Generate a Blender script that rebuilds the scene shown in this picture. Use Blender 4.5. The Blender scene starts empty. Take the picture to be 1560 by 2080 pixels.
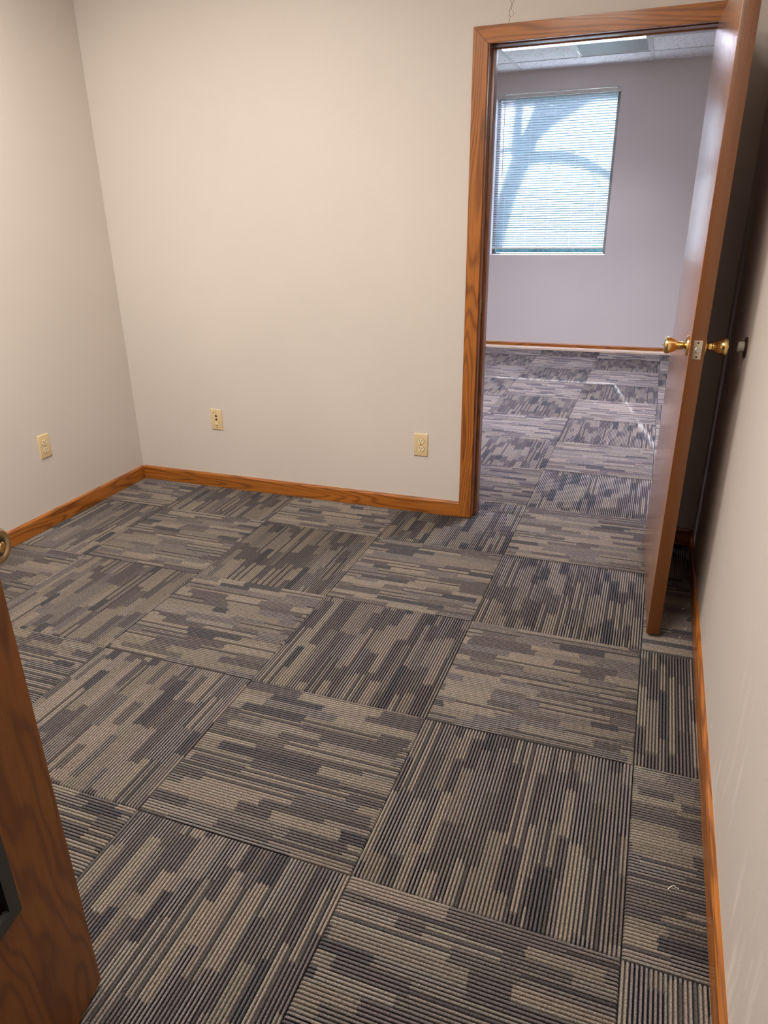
import bpy, bmesh, math, random
from mathutils import Vector, Matrix

random.seed(7)
U = 0.6096            # one carpet tile (24 in) in metres; positions below are written in tiles
SC = bpy.context.scene
COL = SC.collection

# ------------------------------------------------------------------ camera
cd = bpy.data.cameras.new('camera')
cam = bpy.data.objects.new('camera', cd)
COL.objects.link(cam)
cd.sensor_fit = 'HORIZONTAL'
cd.sensor_width = 36.0
cd.lens = 1467.9955714 * 36.0 / 1560.0
cd.shift_x = 24.878 / 1560.0
cd.shift_y = 21.262 / 1560.0
cd.clip_start = 0.02
cd.clip_end = 300
cam.rotation_mode = 'XYZ'
cam.rotation_euler = (1.16297340, 0.01888028, 0.36141099)
cam.location = (3.83684823 * U, -1.85817565 * U, 2.36612902 * U)
SC.camera = cam

# ------------------------------------------------------------------ sky, sun, exposure
SC.view_settings.view_transform = 'Standard'
SC.view_settings.look = 'None'
SC.view_settings.exposure = 0.0
SC.view_settings.gamma = 1.0
SC.view_settings.use_curve_mapping = False

SUN_DIR = Vector((0.505, -2.48, -1.6)).normalized()      # travel direction of the sunlight
world = bpy.data.worlds.new('sky')
SC.world = world
world.use_nodes = True
wn = world.node_tree
wn.nodes.clear()
sky = wn.nodes.new('ShaderNodeTexSky')
sky.sky_type = 'NISHITA'
sky.sun_disc = False
sky.ozone_density = 6.0
sky.sun_elevation = math.asin(-SUN_DIR.z)
sky.sun_rotation = math.atan2(-SUN_DIR.x, -SUN_DIR.y)
bg = wn.nodes.new('ShaderNodeBackground')
bg.inputs['Strength'].default_value = 3.0
wo = wn.nodes.new('ShaderNodeOutputWorld')
wn.links.new(sky.outputs[0], bg.inputs['Color'])
wn.links.new(bg.outputs[0], wo.inputs['Surface'])

sl = bpy.data.lights.new('sun', 'SUN')
sl.energy = 50.0
sl.angle = math.radians(0.53)
sl.color = (0.90, 0.96, 1.0)
so = bpy.data.objects.new('sun', sl)
COL.objects.link(so)
so.rotation_euler = SUN_DIR.to_track_quat('-Z', 'Y').to_euler()
so.location = (2 * U, 16 * U, 8 * U)

# lamp powers (the lamps themselves are made by light_fixture below)
MAIN_WATTS, MAIN_COLOR = 90.0, (1.0, 0.955, 0.875)
FAR_WATTS, FAR_COLOR = 74.0, (0.80, 0.81, 1.0)

# ------------------------------------------------------------------ node helpers
def new_mat(name):
    m = bpy.data.materials.new(name)
    m.use_nodes = True
    nt = m.node_tree
    b = nt.nodes['Principled BSDF']
    return m, nt, b

class NG:
    """tiny wrapper for building node graphs"""
    def __init__(self, nt):
        self.nt = nt
    def n(self, typ, **kw):
        nd = self.nt.nodes.new(typ)
        for k, v in kw.items():
            setattr(nd, k, v)
        return nd
    def put(self, sock, v):
        if hasattr(v, 'is_output') or isinstance(v, bpy.types.NodeSocket):
            self.nt.links.new(v, sock)
        else:
            sock.default_value = v
    def math(self, op, a, b=0.0, c=0.0):
        nd = self.n('ShaderNodeMath', operation=op)
        self.put(nd.inputs[0], a)
        self.put(nd.inputs[1], b)
        if op in ('MULTIPLY_ADD', 'SMOOTH_MIN', 'WRAP', 'COMPARE'):
            self.put(nd.inputs[2], c)
        return nd.outputs[0]
    def vec(self, x, y, z):
        nd = self.n('ShaderNodeCombineXYZ')
        for i, v in enumerate((x, y, z)):
            self.put(nd.inputs[i], v)
        return nd.outputs[0]
    def vmath(self, op, a, b):
        nd = self.n('ShaderNodeVectorMath', operation=op)
        self.put(nd.inputs[0], a)
        self.put(nd.inputs[1], b)
        return nd.outputs[0]
    def noise(self, v, scale=1.0, detail=2.0, rough=0.5, dims='3D'):
        nd = self.n('ShaderNodeTexNoise', noise_dimensions=dims)
        if dims == '1D':
            self.put(nd.inputs['W'], v)
        else:
            self.put(nd.inputs['Vector'], v)
        nd.inputs['Scale'].default_value = scale
        nd.inputs['Detail'].default_value = detail
        nd.inputs['Roughness'].default_value = rough
        return nd.outputs[0]
    def white(self, v, dims='3D'):
        nd = self.n('ShaderNodeTexWhiteNoise', noise_dimensions=dims)
        if dims == '1D':
            self.put(nd.inputs['W'], v)
        else:
            self.put(nd.inputs['Vector'], v)
        return nd.outputs['Value'], nd.outputs['Color']
    def ramp(self, fac, stops, interp='LINEAR'):
        nd = self.n('ShaderNodeValToRGB')
        cr = nd.color_ramp
        cr.interpolation = interp
        while len(cr.elements) < len(stops):
            cr.elements.new(0.5)
        for e, (p, c) in zip(cr.elements, stops):
            e.position = p
            e.color = (*c, 1.0) if len(c) == 3 else c
        self.put(nd.inputs[0], fac)
        return nd.outputs[0]
    def mix(self, fac, a, b, blend='MIX'):
        nd = self.n('ShaderNodeMix', data_type='RGBA', blend_type=blend)
        self.put(nd.inputs[0], fac)
        for s, v in ((nd.inputs[6], a), (nd.inputs[7], b)):
            if isinstance(v, tuple):
                v = (*v, 1.0) if len(v) == 3 else v
            self.put(s, v)
        return nd.outputs[2]
    def bump(self, h, dist, strength=1.0, normal=None):
        nd = self.n('ShaderNodeBump')
        nd.inputs['Strength'].default_value = strength
        nd.inputs['Distance'].default_value = dist
        self.put(nd.inputs['Height'], h)
        if normal is not None:
            self.put(nd.inputs['Normal'], normal)
        return nd.outputs[0]
    def objco(self):
        return self.n('ShaderNodeTexCoord').outputs['Object']
    def rnd(self):
        return self.n('ShaderNodeObjectInfo').outputs['Random']

def simple(name, color, rough=0.5, metal=0.0, noise_amt=0.06, noise_scale=30.0, bump=0.0, coat=0.0):
    m, nt, b = new_mat(name)
    g = NG(nt)
    co = g.objco()
    f = g.noise(co, noise_scale, 3.0)
    dark = tuple(c * (1 - noise_amt) for c in color)
    light = tuple(min(1, c * (1 + noise_amt)) for c in color)
    c = g.ramp(f, [(0.3, dark), (0.7, light)])
    nt.links.new(c, b.inputs['Base Color'])
    b.inputs['Roughness'].default_value = rough
    b.inputs['Metallic'].default_value = metal
    b.inputs['Coat Weight'].default_value = coat
    if bump:
        nt.links.new(g.bump(f, bump), b.inputs['Normal'])
    return m

# ------------------------------------------------------------------ materials
def wall_paint(name, color, scuffs=False):
    m, nt, b = new_mat(name)
    g = NG(nt)
    co = g.objco()
    big = g.noise(co, 1.3, 3.0)
    c = g.ramp(big, [(0.3, tuple(x * 0.97 for x in color)), (0.7, tuple(x * 1.03 for x in color))])
    if scuffs:
        sep = g.n('ShaderNodeSeparateXYZ')
        g.put(sep.inputs[0], co)
        st = g.noise(g.vmath('MULTIPLY', co, (1.0, 15.0, 2.6)), 1.0, 3.0, 0.6)
        msk = g.ramp(st, [(0.555, (0, 0, 0)), (0.67, (1, 1, 1))])
        low = g.n('ShaderNodeMapRange')
        g.put(low.inputs[0], sep.outputs[2])
        low.inputs[1].default_value = 0.75
        low.inputs[2].default_value = 0.10
        low.inputs[3].default_value = 0.0
        low.inputs[4].default_value = 0.55
        near = g.n('ShaderNodeMapRange')
        g.put(near.inputs[0], sep.outputs[1])
        near.inputs[1].default_value = 0.9
        near.inputs[2].default_value = 0.5
        near.inputs[3].default_value = 0.0
        near.inputs[4].default_value = 1.0
        k = g.math('MULTIPLY', g.math('MULTIPLY', msk, low.outputs[0]), near.outputs[0])
        c = g.mix(k, c, tuple(min(0.9, x * 1.45) for x in color))
        sp = g.noise(co, 42.0, 1.0)
        spm = g.ramp(sp, [(0.775, (0, 0, 0)), (0.80, (0.7, 0.7, 0.7))])
        c = g.mix(spm, c, (0.85, 0.80, 0.74))
    nt.links.new(c, b.inputs['Base Color'])
    b.inputs['Roughness'].default_value = 0.52
    b.inputs['Specular IOR Level'].default_value = 0.35
    peel = g.noise(co, 260.0, 2.0, 0.6)
    mid = g.noise(co, 34.0, 2.0, 0.5)
    h = g.math('MULTIPLY_ADD', mid, 0.8, g.math('MULTIPLY', peel, 0.6))
    nt.links.new(g.bump(h, 0.0006, 0.8), b.inputs['Normal'])
    return m

def wood(name, axis, light, dark, rough=0.36, coat=0.20, ring=38.0, sx=7.0, sl=0.75, contrast=1.0, vgrain=0.0):
    """stained varnished oak with the grain running along one local axis"""
    m, nt, b = new_mat(name)
    g = NG(nt)
    off = g.math('MULTIPLY', g.rnd(), 37.0)
    co = g.vmath('ADD', g.objco(), g.vec(off, off, off))
    s = [sx, sx, sx]
    s[axis] = sl
    f = g.noise(g.vmath('MULTIPLY', co, tuple(s)), 1.0, 2.0, 0.45)
    rings = g.math('ADD', g.math('MULTIPLY', g.math('SINE', g.math('MULTIPLY', f, ring * math.pi)), 0.5), 0.5)
    rings = g.math('POWER', rings, 2.8)
    p = [420.0, 420.0, 420.0]
    p[axis] = 9.0
    pores = g.noise(g.vmath('MULTIPLY', co, tuple(p)), 1.0, 3.0, 0.6)
    porem = g.ramp(pores, [(0.42, (0, 0, 0)), (0.68, (1, 1, 1))])
    q = [40.0, 40.0, 40.0]
    q[axis] = 1.6
    tone = g.noise(g.vmath('MULTIPLY', co, tuple(q)), 1.0, 2.0)
    k = g.math('MULTIPLY_ADD', rings, 0.50 * contrast, g.math('MULTIPLY', porem, 0.30 * contrast))
    k = g.math('MULTIPLY_ADD', tone, 0.45, g.math('SUBTRACT', k, 0.20))
    mid = tuple((a + d) * 0.5 for a, d in zip(light, dark))
    c = g.ramp(k, [(0.0, light), (0.45, mid), (0.95, dark)])
    nt.links.new(c, b.inputs['Base Color'])
    b.inputs['Roughness'].default_value = rough
    b.inputs['Coat Weight'].default_value = coat
    b.inputs['Coat Roughness'].default_value = 0.12
    nrm = g.bump(porem, 0.00025, 0.5)
    if vgrain:
        v = [95.0, 95.0, 95.0]
        v[axis] = 1.1
        w = g.noise(g.vmath('MULTIPLY', co, tuple(v)), 1.0, 2.0)
        nrm = g.bump(w, vgrain, 1.0, nrm)
        nt.links.new(nrm, b.inputs['Coat Normal'])
    nt.links.new(nrm, b.inputs['Normal'])
    return m

N_RIB = 66
def carpet_material():
    m, nt, b = new_mat('carpet_loop_pile')
    g = NG(nt)
    sep = g.n('ShaderNodeSeparateXYZ')
    g.put(sep.inputs[0], g.n('ShaderNodeTexCoord').outputs['Object'])
    x = g.math('ADD', g.math('DIVIDE', sep.outputs[0], U), 0.5)
    y = g.math('ADD', g.math('DIVIDE', sep.outputs[1], U), 0.5)
    r = g.math('MULTIPLY', g.rnd(), 913.0)
    rib = g.math('FLOOR', g.math('MULTIPLY', x, float(N_RIB)))
    # strips of a few ribs, of uneven width
    vs = g.n('ShaderNodeTexVoronoi', voronoi_dimensions='1D')
    g.put(vs.inputs['W'], g.math('MULTIPLY_ADD', rib, 19.0 / N_RIB, r))
    vs.inputs['Scale'].default_value = 1.0
    vs.inputs['Randomness'].default_value = 0.65
    strip = g.n('ShaderNodeSeparateColor')
    g.put(strip.inputs[0], vs.outputs['Color'])
    s1, s2 = strip.outputs[0], strip.outputs[1]
    # each strip broken along its length into light and dark dashes of uneven length
    fr = g.math('MULTIPLY_ADD', s2, 1.1, 1.0)
    jit = g.math('MULTIPLY', g.math('SUBTRACT', g.white(g.vec(rib, r, 3.0))[0], 0.5), 0.012)
    ph = g.math('MULTIPLY_ADD', g.math('ADD', y, jit), fr, g.math('MULTIPLY', s1, 517.0))
    k = g.math('FLOOR', ph)
    frac = g.math('FRACT', ph)
    sid = g.math('MULTIPLY', s1, 991.0)
    thr = g.math('MULTIPLY_ADD', g.white(g.vec(sid, k, r))[0], 0.42, 0.20)
    isdark = g.math('LESS_THAN', frac, thr)
    c1 = g.white(g.vec(sid, g.math('MULTIPLY_ADD', isdark, 0.5, k), g.math('ADD', r, 7.3)))[0]
    # rib crest colour, and darker flanks that paint in the shade of the gaps
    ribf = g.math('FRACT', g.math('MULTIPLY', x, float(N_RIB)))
    flank_shade = g.math('GREATER_THAN', g.math('ABSOLUTE', g.math('SUBTRACT', ribf, 0.5)), 0.27)
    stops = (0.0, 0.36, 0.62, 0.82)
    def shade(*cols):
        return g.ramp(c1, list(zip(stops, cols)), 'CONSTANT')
    light = g.mix(flank_shade, shade((0.255, 0.213, 0.178), (0.213, 0.178, 0.151), (0.239, 0.203, 0.179), (0.192, 0.163, 0.148)),
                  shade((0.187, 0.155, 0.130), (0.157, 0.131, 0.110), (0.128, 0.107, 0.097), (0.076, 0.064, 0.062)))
    dark = g.mix(flank_shade, shade((0.128, 0.106, 0.105), (0.183, 0.158, 0.152), (0.148, 0.125, 0.115), (0.089, 0.082, 0.086)),
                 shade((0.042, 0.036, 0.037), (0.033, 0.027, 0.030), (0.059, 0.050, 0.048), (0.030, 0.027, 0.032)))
    pin = g.math('MULTIPLY', g.math('LESS_THAN', g.math('MODULO', g.math('ADD', rib, 300.0), 3.0), 0.5), g.math('GREATER_THAN', g.white(g.vec(sid, k, 5.5))[0], 0.58))
    light = g.mix(g.math('MULTIPLY', pin, 0.85), light, (0.060, 0.052, 0.055))
    c = g.mix(isdark, light, dark)
    # each yarn a little different, plus heathered loops along it
    yv, yc = g.white(g.vec(rib, r, k))
    tint = g.mix(0.045, (0.5, 0.5, 0.5), yc)
    c = g.mix(0.6, c, tint, 'OVERLAY')
    obj = g.n('ShaderNodeTexCoord').outputs['Object']
    loops = g.noise(g.vmath('MULTIPLY', obj, (330.0, 260.0, 330.0)), 1.0, 2.0, 0.6)
    lv = g.ramp(loops, [(0.30, (0.55, 0.55, 0.55)), (0.70, (1.35, 1.35, 1.35))])
    c = g.mix(1.0, c, lv, 'MULTIPLY')
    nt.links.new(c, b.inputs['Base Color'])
    b.inputs['Roughness'].default_value = 0.95
    b.inputs['Specular IOR Level'].default_value = 0.12
    b.inputs['Sheen Weight'].default_value = 0.04
    b.inputs['Sheen Roughness'].default_value = 0.5
    big = g.noise(g.vmath('MULTIPLY', obj, (90.0, 120.0, 90.0)), 1.0, 1.0)
    h = g.math('MULTIPLY_ADD', big, 0.7, loops)
    nt.links.new(g.bump(h, 0.0022, 0.9), b.inputs['Normal'])
    return m

def emitter(name, color, strength):
    m, nt, b = new_mat(name)
    b.inputs['Base Color'].default_value = (0.8, 0.8, 0.8, 1)
    b.inputs['Emission Color'].default_value = (*color, 1)
    b.inputs['Emission Strength'].default_value = strength
    return m

def acoustic(name):
    m, nt, b = new_mat(name)
    g = NG(nt)
    co = g.objco()
    f = g.noise(g.vmath('MULTIPLY', co, (70.0, 38.0, 60.0)), 1.0, 3.0, 0.65)
    spots = g.ramp(f, [(0.34, (0.30, 0.30, 0.32)), (0.42, (0.91, 0.91, 0.92))])
    nt.links.new(spots, b.inputs['Base Color'])
    b.inputs['Roughness'].default_value = 0.9
    nt.links.new(g.bump(f, 0.002, 0.6), b.inputs['Normal'])
    return m

def perforated(name):
    m, nt, b = new_mat(name)
    g = NG(nt)
    sep = g.n('ShaderNodeSeparateXYZ')
    g.put(sep.inputs[0], g.objco())
    def wave(s):
        return g.math('SINE', g.math('MULTIPLY', s, 2 * math.pi / 0.0105))
    k = g.math('MULTIPLY', wave(sep.outputs[0]), wave(sep.outputs[1]))
    hole = g.ramp(k, [(0.0, (0.50, 0.50, 0.51)), (0.30, (0.10, 0.10, 0.11))])
    nt.links.new(hole, b.inputs['Base Color'])
    b.inputs['Roughness'].default_value = 0.5
    return m

def vinyl_slat():
    m, nt, b = new_mat('translucent_white_vinyl')
    g = NG(nt)
    f = g.noise(g.objco(), 60.0, 2.0)
    c = g.ramp(f, [(0.3, (0.37, 0.37, 0.37)), (0.7, (0.40, 0.40, 0.40))])
    nt.links.new(c, b.inputs['Base Color'])
    b.inputs['Roughness'].default_value = 0.45
    tr = g.n('ShaderNodeBsdfTranslucent')
    tr.inputs['Color'].default_value = (0.84, 0.88, 0.90, 1)
    mx = g.n('ShaderNodeMixShader')
    mx.inputs[0].default_value = 0.15
    out = nt.nodes['Material Output']
    nt.links.new(b.outputs[0], mx.inputs[1])
    nt.links.new(tr.outputs[0], mx.inputs[2])
    nt.links.new(mx.outputs[0], out.inputs['Surface'])
    return m

def window_glass():
    m, nt, b = new_mat('clear_window_glass')
    g = NG(nt)
    t = g.n('ShaderNodeBsdfTransparent')
    t.inputs['Color'].default_value = (0.90, 0.92, 0.96, 1)
    gl = g.n('ShaderNodeBsdfGlossy')
    gl.inputs['Roughness'].default_value = 0.01
    fr = g.n('ShaderNodeFresnel')
    fr.inputs['IOR'].default_value = 1.45
    mx = g.n('ShaderNodeMixShader')
    nt.links.new(fr.outputs[0], mx.inputs[0])
    nt.links.new(t.outputs[0], mx.inputs[1])
    nt.links.new(gl.outputs[0], mx.inputs[2])
    nt.links.new(mx.outputs[0], nt.nodes['Material Output'].inputs['Surface'])
    return m

PAINT = (0.630, 0.566, 0.518)
M = {}
M['wall'] = wall_paint('beige_wall_paint', PAINT)
M['wall_scuffed'] = wall_paint('scuffed_beige_wall_paint', PAINT, True)
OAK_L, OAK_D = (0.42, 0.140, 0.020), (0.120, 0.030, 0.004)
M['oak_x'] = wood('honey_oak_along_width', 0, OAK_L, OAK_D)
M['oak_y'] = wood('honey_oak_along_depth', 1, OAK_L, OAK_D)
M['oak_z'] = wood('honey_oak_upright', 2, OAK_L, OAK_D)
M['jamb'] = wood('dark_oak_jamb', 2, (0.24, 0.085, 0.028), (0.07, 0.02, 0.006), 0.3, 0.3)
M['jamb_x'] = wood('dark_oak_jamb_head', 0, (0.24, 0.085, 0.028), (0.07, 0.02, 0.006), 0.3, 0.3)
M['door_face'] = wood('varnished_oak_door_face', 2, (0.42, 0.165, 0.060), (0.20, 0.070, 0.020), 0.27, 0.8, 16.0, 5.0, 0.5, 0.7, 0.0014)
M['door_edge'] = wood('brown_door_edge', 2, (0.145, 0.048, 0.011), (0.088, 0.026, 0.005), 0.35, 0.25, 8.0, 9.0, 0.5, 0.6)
M['birch'] = wood('brown_birch_door_face', 2, (0.185, 0.060, 0.006), (0.070, 0.018, 0.002), 0.42, 0.10, 22.0, 7.0, 1.8, 1.0)
M['pale_wood'] = wood('pale_strip_wood', 0, (0.66, 0.50, 0.36), (0.50, 0.35, 0.23), 0.4, 0.2)
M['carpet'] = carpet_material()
M['subfloor'] = simple('dark_carpet_backing', (0.025, 0.023, 0.022), 0.95)
M['brass'] = simple('polished_brass', (0.80, 0.58, 0.24), 0.16, 1.0, 0.04)
M['old_brass'] = simple('tarnished_brass', (0.42, 0.30, 0.15), 0.34, 1.0, 0.15, 90.0)
M['nickel'] = simple('brushed_pale_brass', (0.66, 0.58, 0.44), 0.32, 1.0, 0.06, 90.0)
M['steel'] = simple('steel_latch', (0.62, 0.60, 0.56), 0.3, 1.0)
M['bronze'] = simple('dark_bronze', (0.10, 0.070, 0.050), 0.35, 0.8, 0.1)
M['rubber'] = simple('grey_rubber', (0.30, 0.27, 0.22), 0.6)
M['ivory'] = simple('ivory_plastic', (0.70, 0.53, 0.30), 0.35, 0.0, 0.03)
M['ivory_light'] = simple('pale_ivory_plastic', (0.80, 0.66, 0.43), 0.32, 0.0, 0.03)
M['slot'] = simple('dark_slot', (0.02, 0.014, 0.01), 0.7)
M['vent_metal'] = simple('dark_grey_painted_metal', (0.030, 0.030, 0.026), 0.42, 0.2)
M['black'] = simple('black_metal', (0.008, 0.008, 0.008), 0.5)
M['white_metal'] = simple('white_painted_metal', (0.72, 0.72, 0.72), 0.4)
M['blind_rail'] = simple('warm_white_blind_rail', (0.60, 0.55, 0.50), 0.4)
M['cord'] = simple('white_cord', (0.75, 0.75, 0.75), 0.8)
M['wand'] = simple('clear_grey_plastic_wand', (0.25, 0.27, 0.32), 0.2)
M['slat'] = vinyl_slat()
M['glass'] = window_glass()
M['alu'] = simple('bronze_aluminium_frame', (0.09, 0.08, 0.075), 0.4, 0.5)
M['ceiling_tile'] = acoustic('fissured_acoustic_tile')
M['perforated'] = perforated('perforated_white_metal')
M['ceiling'] = simple('plain_white_ceiling', (0.82, 0.81, 0.79), 0.9)
M['main_lamp'] = emitter('warm_lamp_diffuser', MAIN_COLOR, 2.0)
M['far_lamp'] = emitter('cool_lamp_diffuser', FAR_COLOR, 5.0)
M['bark'] = simple('grey_bark', (0.16, 0.13, 0.11), 0.9, 0, 0.35, 14.0, 0.01)
M['lawn'] = simple('green_lawn', (0.08, 0.14, 0.09), 0.95, 0, 0.3, 6.0)
M['hedge'] = simple('dark_evergreen_leaves', (0.035, 0.075, 0.050), 0.8, 0, 0.5, 9.0, 0.05)
M['lint'] = simple('white_lint', (0.75, 0.73, 0.68), 0.9)
M['crack'] = simple('crack_shadow_filler', (0.34, 0.28, 0.235), 0.8)

# ------------------------------------------------------------------ object helpers
def link(name, me, mat=None, parent=None):
    o = bpy.data.objects.new(name, me)
    COL.objects.link(o)
    if mat is not None and me is not None and not me.materials:
        me.materials.append(mat)
    if parent is not None:
        o.parent = parent
    return o

def mesh(name, bm, smooth=None):
    me = bpy.data.meshes.new(name)
    bmesh.ops.recalc_face_normals(bm, faces=bm.faces)
    if smooth is not None:
        for f in bm.faces:
            f.smooth = True
        for e in bm.edges:
            if len(e.link_faces) == 2 and e.calc_face_angle(0) > smooth:
                e.smooth = False
    bm.to_mesh(me)
    bm.free()
    return me

def add_box(bm, x0, x1, y0, y1, z0, z1, bevel=0.0):
    """box given in tiles; bevel in metres"""
    vs = [bm.verts.new((x * U, y * U, z * U)) for x in (x0, x1) for y in (y0, y1) for z in (z0, z1)]
    idx = ((0, 1, 3, 2), (4, 6, 7, 5), (0, 4, 5, 1), (2, 3, 7, 6), (0, 2, 6, 4), (1, 5, 7, 3))
    fs = [bm.faces.new([vs[i] for i in q]) for q in idx]
    if bevel:
        es = {e for f in fs for e in f.edges}
        bmesh.ops.bevel(bm, geom=list(es), offset=bevel, segments=2, profile=0.6, affect='EDGES')
    return fs

def box(name, x0, x1, y0, y1, z0, z1, mat, parent=None, bevel=0.0):
    """a box object whose origin is its own centre"""
    cx, cy, cz = (x0 + x1) / 2, (y0 + y1) / 2, (z0 + z1) / 2
    bm = bmesh.new()
    add_box(bm, x0 - cx, x1 - cx, y0 - cy, y1 - cy, z0 - cz, z1 - cz, bevel)
    o = link(name, mesh(name, bm, math.radians(40) if bevel else None), mat, parent)
    o.location = (cx * U, cy * U, cz * U)
    return o

def boxes(name, lst, mat, parent=None):
    bm = bmesh.new()
    for b in lst:
        add_box(bm, *b)
    return link(name, mesh(name, bm), mat, parent)

def prism(name, pts, depth_axis, d0, d1, mat, parent=None, bevel=0.0):
    """polygon (tiles) swept along an axis; pts are the two other axes in order"""
    bm = bmesh.new()
    def P(a, b, d):
        v = [a, b]
        v.insert(depth_axis, d)
        return [c * U for c in v]
    lo = [bm.verts.new(P(a, b, d0)) for a, b in pts]
    hi = [bm.verts.new(P(a, b, d1)) for a, b in pts]
    bm.faces.new(lo)
    bm.faces.new(hi)
    n = len(pts)
    for i in range(n):
        bm.faces.new((lo[i], lo[(i + 1) % n], hi[(i + 1) % n], hi[i]))
    if bevel:
        bmesh.ops.bevel(bm, geom=list(bm.edges), offset=bevel, segments=2, affect='EDGES')
    return link(name, mesh(name, bm, math.radians(40) if bevel else None), mat, parent)

def lathe_mesh(name, profile, seg=32):
    """profile = [(radius, height)] in metres, turned about local Z"""
    bm = bmesh.new()
    rings = []
    for r, h in profile:
        if r < 1e-6:
            rings.append([bm.verts.new((0, 0, h))])
        else:
            rings.append([bm.verts.new((r * math.cos(2 * math.pi * k / seg), r * math.sin(2 * math.pi * k / seg), h)) for k in range(seg)])
    for A, B in zip(rings, rings[1:]):
        for k in range(seg):
            a, a2 = A[k % len(A)], A[(k + 1) % len(A)]
            b, b2 = B[k % len(B)], B[(k + 1) % len(B)]
            vs = []
            for v in (a, a2, b2, b):
                if v not in vs:
                    vs.append(v)
            if len(vs) >= 3:
                bm.faces.new(vs)
    return mesh(name, bm, math.radians(38))

def tube_mesh(name, pts, radii, seg=8):
    """tapered tube through points (metres)"""
    bm = bmesh.new()
    pts = [Vector(p) for p in pts]
    rings = []
    up = Vector((0.3, 0.9, 0.2)).normalized()
    for i, p in enumerate(pts):
        t = (pts[min(i + 1, len(pts) - 1)] - pts[max(i - 1, 0)]).normalized()
        a = t.cross(up).normalized()
        b2 = t.cross(a).normalized()
        r = radii[i] if isinstance(radii, (list, tuple)) else radii
        rings.append([bm.verts.new(p + (a * math.cos(2 * math.pi * k / seg) + b2 * math.sin(2 * math.pi * k / seg)) * r) for k in range(seg)])
    for A, B in zip(rings, rings[1:]):
        for k in range(seg):
            bm.faces.new((A[k], A[(k + 1) % seg], B[(k + 1) % seg], B[k]))
    bm.faces.new(rings[0])
    bm.faces.new(rings[-1])
    return mesh(name, bm, math.radians(50))

def tag(o, label, cat, kind=None, group=None):
    o['label'] = label
    o['category'] = cat
    if kind:
        o['kind'] = kind
    if group:
        o['group'] = group
    return o

def empty(name, x, y, z, rz=0.0):
    o = bpy.data.objects.new(name, None)
    COL.objects.link(o)
    o.location = (x * U, y * U, z * U)
    o.rotation_euler = (0, 0, rz)
    return o

# ------------------------------------------------------------------ main dimensions (tiles)
XL, XR = -0.66, 4.30            # near room, left and right wall faces
YF, YB, YB2 = -2.10, 3.61, 3.79  # front wall face, back wall near and far faces
YW = 11.60                      # far wall face
FXL, FXR = -2.6, 6.4            # far room side walls
ZC = 4.36                       # ceilings
DX0, DX1 = 2.60, 4.07           # rough doorway in the back wall
DZ = 3.37
WX0, WX1, WZ0, WZ1 = 0.965, 2.91, 1.60, 4.055   # window opening

# ------------------------------------------------------------------ floor with carpet tiles
floor = boxes('floor', [(FXL - 0.3, FXR + 0.3, -5.2, YW + 0.1, -0.2, -0.0212)], M['subfloor'])
tag(floor, 'grey and beige striped carpet tile floor laid quarter turned', 'floor', 'structure')
_tile_cache = {}
def tile_mesh(x0, x1, y0, y1):
    key = tuple(round(v, 3) for v in (x0, x1, y0, y1))
    if key in _tile_cache:
        return _tile_cache[key]
    bm = bmesh.new()
    g = 0.0022
    xa, xb, ya, yb = x0 + g, x1 - g, y0 + g, y1 - g
    prof_r = ((0.0, -0.0118), (0.12, -0.0112), (0.185, -0.0036), (0.30, -0.0007), (0.5, 0.0), (0.70, -0.0007), (0.815, -0.0036), (0.88, -0.0112))
    xs = [(xa, -0.0115)]
    for i in range(N_RIB):
        for dx, h in prof_r:
            px = -0.5 + (i + dx) / N_RIB
            if xa + 1e-4 < px < xb - 1e-4:
                xs.append((px, h))
    xs.append((xb, -0.0115))
    ys = [(ya, -0.0035), (ya + 0.006, 0.0), (yb - 0.006, 0.0), (yb, -0.0035)]
    grid = [[bm.verts.new((px * U, py * U, h + hy)) for py, hy in ys] for px, h in xs]
    for A, B in zip(grid, grid[1:]):
        for j in range(3):
            bm.faces.new((A[j], B[j], B[j + 1], A[j + 1]))
    # cut edges down to the backing
    loop = [r[0] for r in grid] + grid[-1][1:] + [r[-1] for r in reversed(grid[:-1])] + list(reversed(grid[0][1:-1]))
    low = [bm.verts.new((v.co.x, v.co.y, -0.0160)) for v in loop]
    n = len(loop)
    for i in range(n):
        bm.faces.new((loop[i], loop[(i + 1) % n], low[(i + 1) % n], low[i]))
    me = mesh('carpet_tile', bm, math.radians(75))
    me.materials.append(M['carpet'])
    _tile_cache[key] = me
    return me

def carpet_tile(a, b, cx0, cx1, cy0, cy1):
    """tile in column a (x from a-1 to a... see grid), clipped to the given world rectangle"""
    x0, x1, y0, y1 = max(a, cx0), min(a + 1, cx1), max(b, cy0), min(b + 1, cy1)
    if x1 - x0 < 0.02 or y1 - y0 < 0.02:
        return
    lx0, lx1, ly0, ly1 = x0 - a - 0.5, x1 - a - 0.5, y0 - b - 0.5, y1 - b - 0.5
    if (a + b) % 2 == 1:
        me, rz = tile_mesh(lx0, lx1, ly0, ly1), 0.0
    else:                                   # quarter turn: world (x, y) = (-ly, lx)
        me, rz = tile_mesh(ly0, ly1, -lx1, -lx0), math.pi / 2
    o = link('carpet_tile', me, None, floor)
    o.location = ((a + 0.5) * U, (b + 0.5) * U, 0)
    o.rotation_euler = (0, 0, rz)

for b in range(-3, 4):
    for a in range(-1, 5):
        carpet_tile(a, b, XL, XR, YF - 0.3 if b < -1 else YF, YB2 if b == 3 else YB)
for b in range(3, 12):
    for a in range(-1, 6):
        if b == 3:
            carpet_tile(a, b, -1, 5, YB2, 4)
        else:
            carpet_tile(a, b, -1, 6, YB2, YW)

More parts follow.
